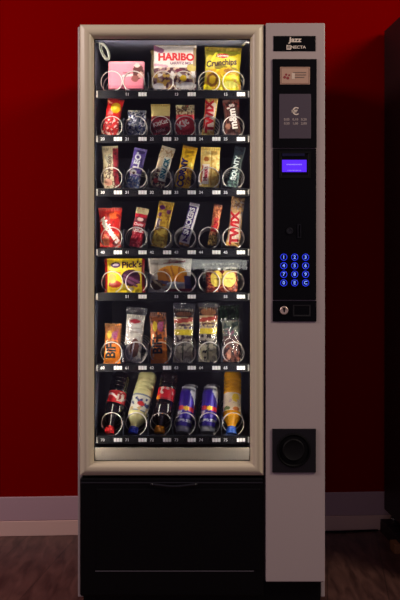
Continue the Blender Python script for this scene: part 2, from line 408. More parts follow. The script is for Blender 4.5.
# ------------------------------------------------------------------ trays and coils
ROWS = [  # strip centre y, coil centre y, double slots, first digit
    (94.3, 80.6, True, 1), (139.0, 126.0, False, 2), (192.4, 177.6, False, 3), (252.3, 237.7, False, 4),
    (296.6, 282.2, True, 5), (367.8, 353.2, False, 6), (440.0, 424.8, False, 7)]
COLX = [111, 135.6, 160.4, 185, 209.4, 233.6]
YS = 0.116; YC = 0.130; CR = 0.0335; WR = 0.0017
def coil_mesh(flip=1, turns=5, pitch=0.078, start=-2.25):
    """front ring almost flat; the wire steps back while it passes the bottom"""
    b = MB(); pts = []; n = 34
    for i in range(int(turns*n)+1):
        t = i/n; a = start + 2*PI*t
        # advance concentrated round the bottom (a = -pi/2)
        ph = (a+PI/2)/(2*PI)
        fl = math.floor(ph+0.5); fr = ph-fl
        adv = fl+0.5*math.tanh(fr*9)/math.tanh(4.5)+0.0
        y = (adv*0.86+ph*0.14+0.5)*pitch
        pts.append((flip*CR*math.cos(a), y, CR*math.sin(a)))
    y0 = pts[0][1]
    pts = [(p[0], p[1]-y0, p[2]) for p in pts]
    b.tube(pts, WR, 6)
    bmesh.ops.recalc_face_normals(b.bm, faces=b.bm.faces[:])
    me = bpy.data.meshes.new('coil'); b.bm.to_mesh(me); b.bm.free()
    for p in me.polygons: p.use_smooth = True
    return me
ME_C = coil_mesh(1, turns=4, pitch=0.118, start=-1.15); ME_C.materials.append(M_COIL)
ME_A = coil_mesh(1, start=-1.15); ME_B = coil_mesh(-1, start=-1.15)
ME_A.materials.append(M_COIL); ME_B.materials.append(M_COIL)
TRAYZ = []
for ri, (sy, cy, dbl, dg) in enumerate(ROWS):
    zc = Z(cy, YC); zt = zc-CR-WR-0.0005; TRAYZ.append(zt)
    zs0, zs1 = Z(sy+4.1, YS), Z(sy-4.1, YS)
    tr = vm(MB().box(LX0+0.003, LX1-0.003, YS+0.004, 0.70, zt-0.003, zt)
            .box(LX0+0.003, LX0+0.0045, YS+0.004, 0.70, zt-0.003, zt+0.028)
            .box(LX1-0.0045, LX1-0.003, YS+0.004, 0.70, zt-0.003, zt+0.028).build('shelf_tray', M_TRAY))
    st = MB().box(LX0+0.004, LX1-0.004, YS, YS+0.004, min(zs0, zt-0.003), zs1, 0.001).build('label_strip', M_STRIP, tr)
    for xx in (LX0+0.0065, LX1-0.0065):
        b = MB(); b.box(xx-0.0028, xx+0.0028, YS-0.004, YS, Z(sy+3.2, YS), Z(sy-3.2, YS), 0.0008); b.build('end_clip', M_WHITE, tr)
    divs = [COLX[i]+12.3 for i in range(5)]
    if dbl: divs = [divs[1], divs[3]]
    for dx in divs:
        x = X(dx, YS); MB().box(x-0.0006, x+0.0006, YS+0.006, 0.69, zt, zt+0.062, 0).build('divider', M_TRAY, tr)
    for ci in range(6):
        cx_ = COLX[ci]
        if dbl: cx_ = [111, 133.4, 162.4, 183.6, 209, 233.6][ci] if ri == 0 else [111.5, 136, 160.4, 185.3, 209.2, 233.6][ci]
        me = ME_A if (not dbl or ci % 2 == 0) else ME_B
        if ri == 6: me = ME_C
        c = bpy.data.objects.new('coil', me); C.objects.link(c); c.parent = tr
        c.location = (X(cx_, YC), YC, zc)
        if not dbl or ci % 2 == 1:
            nx = X(102.6+24.6*ci, YS)
            flat_text('slot_number', '%d%d' % (dg, ci), nx, YS-0.0004, Z(sy+0.1, YS), 0.0125, M_NUM, tr, 0.02)
            tx = X(118.0+24.6*ci, YS); b = MB()
            for k in range(3):
                b.box(tx-0.0128+k*0.0087, tx-0.0128+k*0.0087+0.0078, YS-0.0014, YS, Z(sy+1.9, YS), Z(sy-1.9, YS), 0.0005)
            b.build('price_tag', M_WHITE, tr)
            b = MB(); b.lathe([(0.0035, 0), (0.003, 0.0012)], 12, Matrix.Translation((X(110.6+24.6*ci, YS), YS, Z(sy, YS))) @ Matrix.Rotation(PI/2, 4, 'X'))
            b.build('slot_stud', M_DARKM, tr)

# ------------------------------------------------------------------ printed packs
def hsh(i, j, s=0):
    return noise.noise(Vector((i, j, s*3.7)))
def paint(bg, shapes, u, v, asp):
    c = bg
    for s in shapes:
        k = s[0]
        if k == 'r':
            if s[1] <= u <= s[3] and s[2] <= v <= s[4]: c = s[5]
        elif k == 'e':
            if ((u-s[1])/s[3])**2+((v-s[2])/s[4])**2 <= 1: c = s[5]
        elif k == 'g':                                   # a printed blend of two inks from v0 to v1
            if s[1] <= v <= s[2]:
                t = (v-s[1])/(s[2]-s[1]); c = tuple(s[3][i]*(1-t)+s[4][i]*t for i in range(3))
        elif k == 's':
            ax, ay, bx, by = s[1], s[2]*asp, s[3], s[4]*asp
            dx, dy = bx-ax, by-ay; L = dx*dx+dy*dy
            t = max(0, min(1, ((u-ax)*dx+(v*asp-ay)*dy)/L))
            if math.hypot(u-ax-t*dx, v*asp-ay-t*dy) <= s[5]: c = s[6]
        elif k == 'n':
            if s[1] <= u <= s[3] and s[2] <= v <= s[4]:
                if noise.noise(Vector((u*s[6], v*asp*s[6], s[8]*5.3))) > s[7]: c = s[5]
    return c
def pack(name, label, cat, bot, top, wpx, T, bg, shapes=(), texts=(), Y=0.158, lean=5, p=2.2, seal=0.05, crump=0.0016,
         m=None, seed=1, nu=40, nv=60, group=None, waist=0.06, flare=0.0, hscale=1.0):
    s = (DIST+Y)/FPX
    a = math.atan2(top[0]-bot[0], bot[1]-top[1]); le = math.radians(lean)
    H = math.hypot(top[0]-bot[0], bot[1]-top[1])*s/math.cos(le)*hscale; W = wpx*s; asp = H/W
    def half(u, v):
        e = abs(2*u-1)
        cross = (1-e**p)**(1/p) if e < 1 else 0
        se = max(seal, 1e-4)
        def sm(t): t = max(0, min(1, t)); return t*t*(3-2*t)
        k = sm((v-seal)/0.22)*sm((1-seal-v)/0.22) if seal > 0 else (1 if 0.001 < v < 0.999 else 0.96)
        return T/2*cross*k
    def width(v):
        k = math.sin(PI*max(0, min(1, (v-seal)/(1-2*seal))))if seal > 0 else 0
        return W*(1-waist*k+flare*(v-0.5))
    def crk(u, v):
        q = noise.noise(Vector((u*5, v*asp*5, seed*2.1)))+0.5*noise.noise(Vector((u*13, v*asp*13, seed*1.3)))
        # gathers running away from the crimped ends
        g = math.sin(u*55+seed)*0.5*(math.exp(-((v-seal)/0.09)**2)+math.exp(-((1-seal-v)/0.09)**2)) if seal > 0 else 0
        return crump*(q+g)
    def front(u, v):
        e = 4*u*(1-u)
        zz = H*v
        if seal > 0 and (v < 1e-6 or v > 1-1e-6): zz += 0.0008*math.sin(u*120)
        return Vector(((u-0.5)*width(v)+0.0015*noise.noise(Vector((v*7, seed, 0.3)))*(1 if seal > 0 else 0), -half(u, v)-0.0004-crk(u, v)*min(1, e*3), zz))
    bm = bmesh.new(); lay = bm.verts.layers.float_color.new('print')
    F = []; B = []
    for j in range(nv+1):
        rf = []; rb = []
        for i in range(nu+1):
            u = i/nu; v = j/nv
            f = front(u, v); c = lin(paint(bg, shapes, u, v, asp))
            vf = bm.verts.new(f); vf[lay] = c; rf.append(vf)
            if 0 < i < nu:
                vb = bm.verts.new(Vector((f.x, half(u, v)+0.0004, f.z))); vb[lay] = lin(bg); rb.append(vb)
            else: rb.append(vf)
        F.append(rf); B.append(rb)
    for j in range(nv):
        for i in range(nu):
            bm.faces.new((F[j][i], F[j][i+1], F[j+1][i+1], F[j+1][i]))
            q = (B[j][i], B[j+1][i], B[j+1][i+1], B[j][i+1])
            if len(set(q)) == 4: bm.faces.new(q)
    for j in (0, nv):                                  # close the two ends
        for i in range(nu):
            q = []
            for v_ in (F[j][i], F[j][i+1], B[j][i+1], B[j][i]):
                if v_ not in q: q.append(v_)
            if len(q) >= 3:
                try: bm.faces.new(q)
                except ValueError: pass
    bmesh.ops.recalc_face_normals(bm, faces=bm.faces[:])
    me = bpy.data.meshes.new(name); bm.to_mesh(me); bm.free()
    o = link(name, me, m or film('printed_film'), None, True)
    me.set_sharp_from_angle(angle=math.radians(70))
    tag(o, label, cat, group)
    base = P(bot[0], bot[1], Y)
    o.matrix_world = Matrix.Translation(base) @ Matrix.Rotation(a, 4, 'Y') @ Matrix.Rotation(-le, 4, 'X')
    for tx in texts:
        (string, u, v, size, rot, colr) = tx[:6]; bold = tx[6] if len(tx) > 6 else 0.03; sx = tx[7] if len(tx) > 7 else 1.0
        tm = text_mesh('lettering', string, size*W, bold, 0.0, sx); r = math.radians(rot)
        for vt in tm.vertices:
            x = vt.co.x*math.cos(r)-vt.co.y*math.sin(r); z = vt.co.x*math.sin(r)+vt.co.y*math.cos(r)
            uu = min(0.995, max(0.005, u+x/W)); vv = min(0.995, max(0.005, v+z/H))
            f = front(uu, vv)
            vt.co = Vector((f.x, f.y-0.0013, f.z))
        link('lettering', tm, mat('ink_%d_%d_%d' % colr, colr, .45), o)
    return o

# --- top shelf
pack('chocolate_carton', 'flat pink carton of chocolates at the left of the top shelf', 'chocolate box', (126.3, 89.3), (126.3, 61.8), 36.3, 0.020, (236, 138, 160),
     [('r', 0, 0, 1, .10, (226, 120, 146)), ('e', .83, .62, .15, .28, (98, 44, 44)), ('e', .74, .36, .10, .12, (150, 84, 80)), ('e', .80, .85, .08, .08, (240, 205, 200)), ('e', .90, .50, .08, .12, (214, 170, 160)),
      ('s', .42, .46, .66, .50, .035, (248, 222, 226)), ('s', .42, .58, .60, .56, .012, (120, 66, 84)), ('s', .05, .93, .95, .93, .01, (248, 180, 196))],
     p=14, seal=0, crump=0.0, waist=0, m=film('printed_card', .45, bump=.03))
hb = [('r', 0, .945, 1, 1, (206, 190, 158)), ('r', 0, .0, 1, .44, (150, 112, 120)),
      ('n', 0, 0, 1, .44, (96, 48, 66), 9, .05, 1), ('n', 0, 0, 1, .44, (226, 196, 170), 11, .16, 2), ('n', 0, 0, 1, .42, (240, 236, 236), 8, .22, 3),
      ('n', 0, 0, .5, .30, (218, 176, 88), 10, .15, 4), ('e', .70, .22, .08, .06, (245, 208, 40)), ('e', .60, .38, .09, .045, (118, 34, 66)), ('e', .80, .07, .20, .08, (240, 236, 238)), ('e', .12, .06, .13, .07, (226, 224, 232)),
      ('s', -.05, .92, .18, .82, .07, (150, 92, 128)), ('s', .0, .52, .3, .47, .03, (206, 160, 180)),
      ('e', .90, .45, .12, .08, (200, 178, 88)), ('r', .93, .50, 1, .9, (160, 132, 96))]
HW = dict(nu=64, nv=80)
pack('sweets_bag', 'white bag of liquorice sweets with big red lettering on the top shelf', 'sweets bag', (174.8, 89.3), (175, 42.6), 43, 0.034, (238, 230, 226), hb,
     [('HARIBO', .53, .665, .235, 0, (206, 22, 36), .05, 1.0), ('LAKRITZ MIX', .64, .535, .085, 0, (120, 50, 110), .02, 1.0)], seed=3, waist=.02, Y=.165, **HW)
pack('sweets_bag', 'gold topped sweets bag standing just behind the white liquorice bag', 'sweets bag', (173.5, 88.0), (173.5, 37.8), 45.5, 0.028, (196, 178, 136),
     [('n', 0, 0, 1, 1, (168, 146, 96), 6, .0, 9), ('r', 0, .93, 1, 1, (206, 192, 160))], seed=5, waist=.0, Y=.235)
pack('snack_bag', 'bright yellow snack bag with red oval logo at the right of the top shelf', 'snack bag', (222, 90), (223.3, 46.6), 37, 0.034, (206, 186, 26),
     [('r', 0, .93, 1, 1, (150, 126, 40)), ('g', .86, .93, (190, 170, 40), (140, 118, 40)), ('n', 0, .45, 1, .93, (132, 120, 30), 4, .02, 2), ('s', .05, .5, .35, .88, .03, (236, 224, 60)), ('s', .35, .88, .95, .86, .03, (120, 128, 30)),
      ('n', 0, 0, 1, .45, (240, 226, 40), 7, 0, 3), ('n', 0, 0, 1, .45, (206, 150, 24), 8, .2, 5), ('e', .22, .22, .16, .15, (132, 86, 28)), ('e', .22, .22, .09, .09, (196, 160, 30)), ('e', .62, .40, .22, .10, (200, 164, 30)), ('e', .66, .42, .14, .05, (146, 96, 30)), ('e', .72, .12, .2, .07, (246, 240, 120)),
      ('e', .50, .77, .16, .06, (206, 20, 24))],
     [('Lorenz', .50, .772, .11, 0, (245, 235, 220), .02), ('Crunchips', .46, .60, .23, 6, (70, 44, 22), .035, .9)], seed=8, waist=.05, Y=.165, nu=54, nv=66)

# --- second shelf
pack('snack_bag', 'red crisps bag with a yellow disc on the second shelf from the top', 'snack bag', (109.6, 135.2), (116.0, 98.4), 16.8, 0.026, (204, 26, 26),
     [('e', .60, .74, .30, .15, (240, 190, 20)), ('e', .55, .74, .12, .06, (250, 226, 90)), ('n', 0, 0, 1, .45, (236, 200, 190), 6, .12, 2), ('n', 0, 0, 1, .5, (150, 12, 18), 7, .14, 6), ('r', 0, .95, 1, 1, (150, 30, 24)), ('s', .0, .92, .3, .86, .05, (236, 150, 120))], seed=11)
pack('candy_pouch', 'small crumpled silver and blue candy pouch on the second shelf', 'candy pouch', (136.4, 135.2), (137.0, 110.0), 18.5, 0.028, (168, 172, 190),
     [('n', 0, 0, 1, 1, (38, 54, 120), 7, .02, 3), ('n', 0, 0, 1, 1, (226, 228, 236), 9, .18, 4), ('n', 0, 0, 1, 1, (90, 96, 110), 12, .22, 7), ('r', 0, .92, 1, 1, (210, 206, 190)), ('s', .55, .2, .6, .8, .05, (120, 128, 146))], seed=12, crump=.0035, m=film('foil', .25, .5, .6), waist=-.02)
pack('wafer_bar', 'dark red wafer bar with cream top and white oval, left of two alike', 'chocolate bar', (160.6, 134.8), (160.4, 103.6), 19.5, 0.016, (142, 20, 40),
     [('r', 0, .60, 1, 1, (226, 206, 130)), ('r', 0, .93, 1, 1, (196, 168, 90)), ('e', .5, .36, .38, .17, (176, 34, 54)), ('n', 0, .0, 1, .25, (92, 10, 26), 8, .1, 4)],
     [('KitKat', .5, .36, .32, 18, (236, 214, 210), .03, .95), ('KitKat', .5, .13, .2, 12, (206, 160, 160), .02, .95)], seed=13, p=2.6, waist=.03)
pack('wafer_bar', 'bright red wafer bar with patterned beige top on the second shelf', 'chocolate bar', (185, 134.8), (185, 104.6), 19.2, 0.016, (206, 20, 44),
     [('r', 0, .66, 1, 1, (206, 190, 150)), ('n', 0, .66, 1, 1, (120, 88, 50), 9, .1, 2), ('n', 0, .66, 1, 1, (70, 44, 34), 12, .25, 5), ('e', .42, .33, .36, .2, (226, 60, 76)), ('r', 0, 0, 1, .07, (150, 14, 32))],
     [('Kit', .40, .34, .5, 35, (245, 226, 222), .04)], seed=14, p=2.6, waist=.03)
pack('chocolate_bar', 'gold caramel bar with upright red lettering on the second shelf', 'chocolate bar', (207.6, 136), (212, 97), 12.8, 0.018, (206, 162, 76),
     [('n', 0, 0, 1, 1, (232, 204, 130), 6, .08, 3), ('r', .12, .14, .88, .86, (236, 222, 202)), ('s', .1, .2, .1, .8, .06, (214, 40, 40)), ('r', 0, .94, 1, 1, (190, 150, 70))],
     [('TWIX', .5, .5, .86, 96, (206, 18, 34), .06, 1.12)], seed=15, p=2.6)
pack('candy_pouch', 'dark brown chocolate candy pouch with white letters on the second shelf', 'candy pouch', (232.8, 136), (230.6, 99), 17.0, 0.024, (84, 44, 36),
     [('n', 0, 0, 1, 1, (56, 26, 24), 6, .1, 3), ('r', 0, .93, 1, 1, (120, 84, 76)), ('s', .15, .1, .15, .9, .03, (120, 70, 60)), ('e', .25, .25, .16, .08, (160, 110, 90)), ('n', .0, .75, 1, .93, (150, 60, 60), 9, .1, 2)],
     [("m&m's", .55, .52, .62, 96, (236, 226, 220), .04, .9)], seed=16)

# --- third shelf
pack('wafer_bar', 'cream and dark red chocolate bar with brown script at the shelf\'s left end', 'chocolate bar', (112.0, 188.2), (109.4, 145.6), 16.6, 0.020, (196, 182, 150),
     [('r', .66, 0, 1, 1, (134, 28, 40)), ('n', .66, 0, 1, 1, (96, 14, 28), 9, .1, 2), ('n', 0, 0, .66, .5, (120, 84, 60), 7, .12, 3), ('n', 0, .45, .66, 1, (150, 146, 126), 6, .1, 5), ('r', 0, .94, 1, 1, (186, 178, 150)), ('e', .3, .14, .25, .08, (214, 150, 130))],
     [('Cappuccino', .40, .48, .40, 84, (70, 36, 26), .02, .72)], seed=21, p=2.6)
pack('chocolate_bar', 'lilac chocolate bar with white letters and blue lower end on the third shelf', 'chocolate bar', (131.9, 188), (141.0, 148), 13.2, 0.020, (104, 84, 170),
     [('e', .6, .92, .3, .06, (60, 44, 110)), ('r', 0, .95, 1, 1, (140, 124, 190)), ('r', 0, 0, 1, .28, (92, 120, 176)), ('n', 0, 0, 1, .36, (206, 214, 226), 7, .1, 3), ('e', .3, .38, .3, .06, (226, 226, 216)), ('e', .38, .36, .12, .03, (96, 70, 60)), ('e', .35, .86, .10, .03, (226, 224, 240))],
     [('LEO', .46, .66, .62, 90, (240, 240, 250), .05, 1.0)], seed=22, p=2.6)
pack('cereal_bar', 'cream bar with teal upright lettering and brown lower end', 'snack bar', (157.0, 187), (168.6, 146.6), 14.2, 0.018, (222, 206, 172),
     [('n', 0, 0, 1, .4, (96, 40, 36), 6, .0, 3), ('n', 0, 0, 1, .3, (42, 28, 40), 7, .12, 4), ('e', .3, .14, .2, .06, (180, 60, 60)), ('n', 0, .7, 1, 1, (184, 150, 110), 8, .1, 5), ('r', 0, .95, 1, 1, (206, 196, 170)), ('r', .42, .16, .95, .74, (226, 226, 210))],
     [('SNACK', .68, .46, .50, 90, (18, 112, 132), .05, .90)], seed=23, p=2.6)
pack('cereal_bar', 'yellow cereal bar with upright navy lettering on the third shelf', 'cereal bar', (182.2, 187.6), (190.6, 145.8), 15.2, 0.020, (240, 190, 16),
     [('n', 0, .4, 1, .9, (216, 166, 20), 5, .12, 3), ('r', 0, .93, 1, 1, (206, 150, 20)), ('n', 0.55, .05, 1, .4, (150, 92, 36), 8, .05, 4), ('e', .75, .55, .16, .06, (246, 224, 100)), ('r', 0, 0, 1, .05, (226, 176, 20))],
     [('CORNY', .34, .34, .58, 90, (44, 26, 96), .06, .92)], seed=24, p=2.6)
pack('wafer_bar', 'pale yellow wafer bar with a white and red label low on its left', 'wafer bar', (209, 187.3), (210.8, 146.6), 19.6, 0.022, (238, 206, 116),
     [('r', 0, .93, 1, 1, (214, 176, 86)), ('n', 0, .35, 1, .9, (246, 226, 150), 5, .05, 3), ('r', .55, .05, .62, .9, (206, 160, 70)), ('n', .62, 0, 1, .9, (226, 178, 84), 7, .1, 2), ('r', .08, .08, .46, .56, (244, 232, 222)), ('s', .12, .12, .12, .52, .02, (206, 40, 60)), ('e', .30, .68, .13, .06, (200, 120, 50))],
     [('Hanuta', .29, .32, .30, 92, (176, 20, 60), .04, .82)], seed=25, p=3, waist=.03)
pack('chocolate_bar', 'narrow dark teal coconut bar with white lettering at the shelf\'s right end', 'chocolate bar', (231.8, 187), (240.6, 145.8), 11.2, 0.018, (42, 62, 70),
     [('g', .7, 1, (42, 62, 70), (30, 38, 60)), ('n', 0, 0, 1, .35, (110, 146, 136), 6, .08, 3), ('n', 0, .5, 1, 1, (20, 28, 44), 6, .1, 5), ('r', .9, 0, 1, 1, (120, 136, 140))],
     [('BOUNTY', .48, .45, .62, 90, (220, 232, 232), .04, .86)], seed=26, p=2.6)

# --- fourth shelf
pack('candy_pouch', 'wide red candy bag with white slanted lettering at the left of the fourth shelf', 'candy pouch', (110.4, 247.4), (110.0, 207.6), 22.5, 0.026, (202, 34, 30),
     [('r', 0, .93, 1, 1, (170, 36, 26)), ('e', .62, .80, .3, .10, (226, 96, 40)), ('n', 0, 0, 1, .4, (226, 110, 70), 5, .1, 3), ('n', 0, 0, 1, .9, (160, 14, 20), 6, .18, 4), ('e', .3, .14, .2, .09, (150, 70, 40)), ('e', .75, .1, .15, .06, (110, 20, 20))],
     [('Maltesers', .50, .42, .42, -52, (244, 232, 226), .05, .80)], seed=31, flare=.15)
pack('chocolate_bar', 'crimson bar with cream top and white marks, second on the fourth shelf', 'chocolate bar', (135.2, 247.2), (142.6, 207.8), 12.8, 0.018, (196, 26, 52),
     [('r', 0, .84, 1, 1, (212, 196, 150)), ('r', 0, .62, 1, .76, (110, 14, 34)), ('r', 0, .46, 1, .53, (96, 12, 30)), ('e', .5, .70, .26, .05, (230, 200, 190)), ('n', 0, 0, 1, .4, (232, 90, 104), 6, .12, 3)],
     [('KitKat', .42, .42, .42, 0, (244, 228, 226), .03, .8), ('Chunky', .45, .57, .30, 0, (244, 228, 226), .03, .8)], seed=32, p=2.6)
pack('cereal_bar', 'golden muesli bar with purple marks on the fourth shelf', 'cereal bar', (158.2, 247.2), (166.6, 201.4), 15.4, 0.020, (206, 164, 44),
     [('n', 0, 0, 1, 1, (168, 124, 30), 6, .08, 3), ('n', 0, 0, 1, .4, (236, 206, 84), 5, .05, 4), ('e', .3, .86, .2, .05, (110, 30, 110)), ('e', .75, .78, .15, .05, (120, 40, 110)), ('e', .2, .70, .12, .05, (110, 30, 100)), ('r', .06, .38, .30, .60, (236, 226, 210)), ('r', 0, .95, 1, 1, (180, 146, 60))],
     [('Corny', .20, .48, .34, 88, (84, 20, 100), .03, .9)], seed=33, p=2.6)
pack('chocolate_bar', 'slim tilted white and purple peanut bar marked with a 2', 'chocolate bar', (183.6, 245.6), (195.0, 203), 10.2, 0.018, (226, 222, 222),
     [('r', .0, .22, .80, .93, (70, 36, 130)), ('r', .80, .22, 1, .93, (230, 226, 232)), ('r', 0, .95, 1, 1, (180, 170, 190)), ('r', 0, 0, 1, .05, (170, 120, 70))],
     [('SNICKERS', .42, .57, .74, 90, (245, 242, 245), .045, .84), ('2', .5, .17, .95, 0, (60, 26, 110), .05)], seed=34, p=2.6)
pack('chocolate_bar', 'thin orange brown bar with red lettering on the fourth shelf', 'chocolate bar', (211.4, 245.6), (218.6, 204.4), 8.6, 0.016, (206, 130, 84),
     [('r', 0, 0, 1, .24, (196, 168, 92)), ('n', 0, 0, 1, .3, (92, 66, 50), 6, .08, 3), ('n', 0, .6, 1, 1, (150, 72, 48), 6, .05, 5), ('r', 0, .95, 1, 1, (120, 64, 50))],
     [('Mars', .5, .50, .95, 88, (196, 24, 30), .05, .9)], seed=35, p=2.6)
pack('chocolate_bar', 'brown topped caramel bar with upright red lettering at the fourth shelf\'s right end', 'chocolate bar', (232.6, 246), (238.8, 197), 13.6, 0.020, (198, 158, 104),
     [('r', 0, .80, 1, 1, (122, 88, 70)), ('n', 0, .55, 1, .95, (160, 150, 160), 6, .1, 3), ('r', .10, .08, .92, .66, (232, 214, 196)), ('r', 0, .0, 1, .08, (196, 150, 70)), ('n', 0, .8, 1, 1, (190, 160, 120), 7, .1, 6)],
     [('TWIX', .5, .36, .86, 94, (196, 24, 36), .06, 1.05)], seed=36, p=2.6)

# --- fifth shelf
pack('biscuit_pack', 'yellow biscuit bag with red side edges and chocolate picture', 'biscuit pack', (124.8, 292.6), (124.6, 258.4), 41, 0.034, (240, 206, 28),
     [('r', 0, 0, .07, 1, (176, 26, 30)), ('r', .93, 0, 1, 1, (158, 22, 32)), ('n', .1, .1, .9, .95, (248, 222, 70), 4, .1, 3), ('e', .28, .80, .12, .09, (70, 30, 90)), ('e', .28, .80, .08, .04, (226, 216, 230)),
      ('e', .66, .42, .24, .24, (66, 24, 50)), ('s', .50, .50, .86, .28, .03, (110, 60, 96)), ('s', .48, .40, .80, .18, .03, (120, 74, 100)), ('e', .26, .24, .16, .10, (170, 52, 36)), ('s', .12, .62, .4, .56, .015, (230, 90, 60)), ('e', .20, .40, .10, .14, (226, 160, 30)), ('e', .66, .10, .06, .05, (246, 240, 220))],
     [("Pick's", .68, .80, .225, 3, (66, 26, 44), .03)], seed=41, waist=.03, Y=.162, seal=.03, nu=60, nv=54)
pack('croissant_bag', 'pale bag printed with a golden croissant in the middle of the fifth shelf', 'pastry bag', (170.2, 291.6), (170.0, 258.0), 44, 0.038, (214, 208, 196),
     [('r', 0, .93, 1, 1, (230, 226, 216)), ('s', .35, .83, .85, .88, .01, (170, 60, 50)), ('r', .05, .55, .22, .86, (160, 150, 140)), ('e', .55, .52, .36, .24, (226, 158, 30)), ('e', .36, .42, .16, .26, (196, 120, 28)), ('s', .36, .66, .46, .36, .02, (160, 92, 20)), ('s', .52, .72, .60, .40, .02, (176, 104, 22)), ('s', .72, .70, .70, .42, .02, (180, 104, 22)), ('e', .75, .40, .18, .14, (240, 150, 20)),
      ('s', .1, .30, .6, .22, .04, (60, 50, 80)), ('e', .62, .20, .2, .08, (196, 206, 220)), ('r', .84, .08, 1, .46, (60, 54, 110)), ('e', .18, .18, .15, .14, (96, 70, 50)), ('s', .08, .36, .34, .10, .02, (206, 190, 150)), ('r', .4, 0, 1, .08, (134, 30, 56))],
     [('Croissant', .66, .90, .10, 0, (176, 40, 44), .01)], seed=42, Y=.166, seal=.02, nu=60, nv=54)
pack('biscuit_pack', 'mottled red biscuit pack with cream ovals under clear foil at the shelf\'s right', 'biscuit pack', (221.8, 292.2), (221.6, 271), 32, 0.036, (150, 48, 36),
     [('n', 0, 0, 1, 1, (206, 120, 80), 14, .05, 3), ('n', 0, 0, 1, 1, (96, 20, 26), 15, .18, 4), ('e', .34, .62, .19, .38, (240, 214, 90)), ('e', .72, .62, .22, .40, (244, 222, 120)), ('s', .26, .62, .42, .60, .01, (90, 60, 40)), ('s', .62, .62, .84, .60, .01, (90, 60, 40))],
     seed=43, Y=.166, seal=.0, p=5, waist=0, nu=60, nv=44)
o = pack('reflection_foil', 'x', 'x', (221, 281), (221, 263.4), 37, 0.020, (206, 210, 200), [('n', 0, 0, 1, 1, (150, 156, 150), 14, .05, 3), ('n', 0, 0, 1, 1, (240, 244, 236), 12, .2, 7)],
     seed=44, Y=.196, crump=.005, m=film('foil', .25, .5, .6), waist=0, lean=12)  # crumpled silver sheet added to imitate the bright reflection streak on the glass
del o['category']; o['label'] = 'crumpled silver foil added for the reflection streak in the glass'
par = [q for q in bpy.data.objects if q.get('label', '').startswith('mottled red')][0]
bpy.context.view_layer.update()
o.parent = par; o.matrix_parent_inverse = par.matrix_world.inverted()

# --- sixth shelf
def bifi(lbl, bot, top, wpx, dark, seed):
    pack('sausage_roll_pack', lbl, 'snack pack', bot, top, wpx, 0.026, (238, 136, 22),
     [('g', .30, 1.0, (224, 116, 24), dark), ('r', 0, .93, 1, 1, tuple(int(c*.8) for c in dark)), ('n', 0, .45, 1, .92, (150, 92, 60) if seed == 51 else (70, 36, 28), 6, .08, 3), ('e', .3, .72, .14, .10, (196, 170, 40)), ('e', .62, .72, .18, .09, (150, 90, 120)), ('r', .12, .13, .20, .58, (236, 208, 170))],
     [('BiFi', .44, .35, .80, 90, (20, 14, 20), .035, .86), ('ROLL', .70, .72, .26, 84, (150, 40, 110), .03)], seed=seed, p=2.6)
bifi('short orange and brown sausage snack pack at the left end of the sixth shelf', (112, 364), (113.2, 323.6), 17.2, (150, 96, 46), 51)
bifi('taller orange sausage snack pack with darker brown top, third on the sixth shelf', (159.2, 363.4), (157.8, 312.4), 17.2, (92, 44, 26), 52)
def wrapped(name, label, bot, top, wpx, T, bg, shapes, texts, seed, content_top, lean=6):
    """a printed pack inside a longer clear wrapper"""
    f = content_top
    t2 = (bot[0]+(top[0]-bot[0])*f, bot[1]+(top[1]-bot[1])*f)
    o = pack(name, label, 'sandwich pack', bot, t2, wpx*.90, T*.84, bg, shapes, texts, seed=seed, lean=lean, p=3, seal=.02, Y=.164, crump=.0024)
    q = pack('clear_wrapper', 'x', 'x', bot, top, wpx, T*1.12, (255, 255, 255), [], seed=seed+1, lean=lean, Y=.164, seal=.04, crump=.003, nu=24, nv=40, m=M_CLEAR, p=3)
    del q['category']; q['label'] = 'clear plastic wrapper'
    bpy.context.view_layer.update()
    q.parent = o; q.matrix_parent_inverse = o.matrix_world.inverted()
wrapped('sandwich_pack', 'clear wrapped pack with white and silver front and small red oval', (131.6, 362), (136.6, 307.4), 20.8, 0.028, (206, 202, 192),
     [('n', 0, .45, 1, 1, (226, 220, 206), 5, .0, 3), ('e', .48, .86, .30, .045, (200, 26, 40)), ('s', .2, .70, .8, .72, .02, (150, 140, 136)), ('s', .2, .62, .7, .64, .02, (146, 120, 116)), ('n', 0, 0, 1, .42, (150, 150, 158), 5, .05, 4), ('e', .60, .30, .24, .20, (122, 74, 56)), ('s', .45, .05, .55, .4, .04, (236, 236, 240))], [], 53, .86)
sw = [('r', 0, .84, 1, 1, (70, 40, 30)), ('e', .5, .90, .38, .05, (150, 90, 50)), ('r', 0, .60, 1, .84, (236, 212, 150)), ('s', .1, .76, .9, .80, .11, (206, 70, 40)), ('n', .0, .62, 1, .70, (110, 100, 120), 12, .05, 4), ('r', 0, .50, 1, .60, (250, 224, 20)),
      ('r', 0, 0, 1, .5, (176, 166, 146)), ('n', 0, .3, 1, .5, (56, 34, 36), 6, .0, 3), ('n', 0, 0, 1, .35, (226, 218, 186), 5, -.1, 7), ('s', .5, .05, .5, .33, .03, (110, 116, 90))]
wrapped('sandwich_pack', 'clear sandwich pack with yellow band, left of two alike on the sixth shelf', (182.6, 362.6), (184.2, 303.2), 22.6, 0.034, (200, 196, 180), sw,
     [('Sandwich', .5, .70, .24, 4, (110, 40, 40), .02, .8)], 55, .90)
sw2 = list(sw); sw2[1] = ('e', .5, .91, .42, .07, (176, 112, 60)); sw2[8] = ('n', 0, 0, 1, .33, (222, 212, 176), 6, -.08, 11); sw2[7] = ('n', 0, 0, 1, .5, (50, 44, 40), 6, .02, 12)
wrapped('sandwich_pack', 'clear sandwich pack with yellow band and brown bread top, right of two alike', (207.8, 362), (208.4, 303.2), 21.2, 0.034, (196, 190, 170), sw2,
     [('Sandwich', .5, .70, .24, 4, (120, 34, 40), .02, .8)], 57, .93)
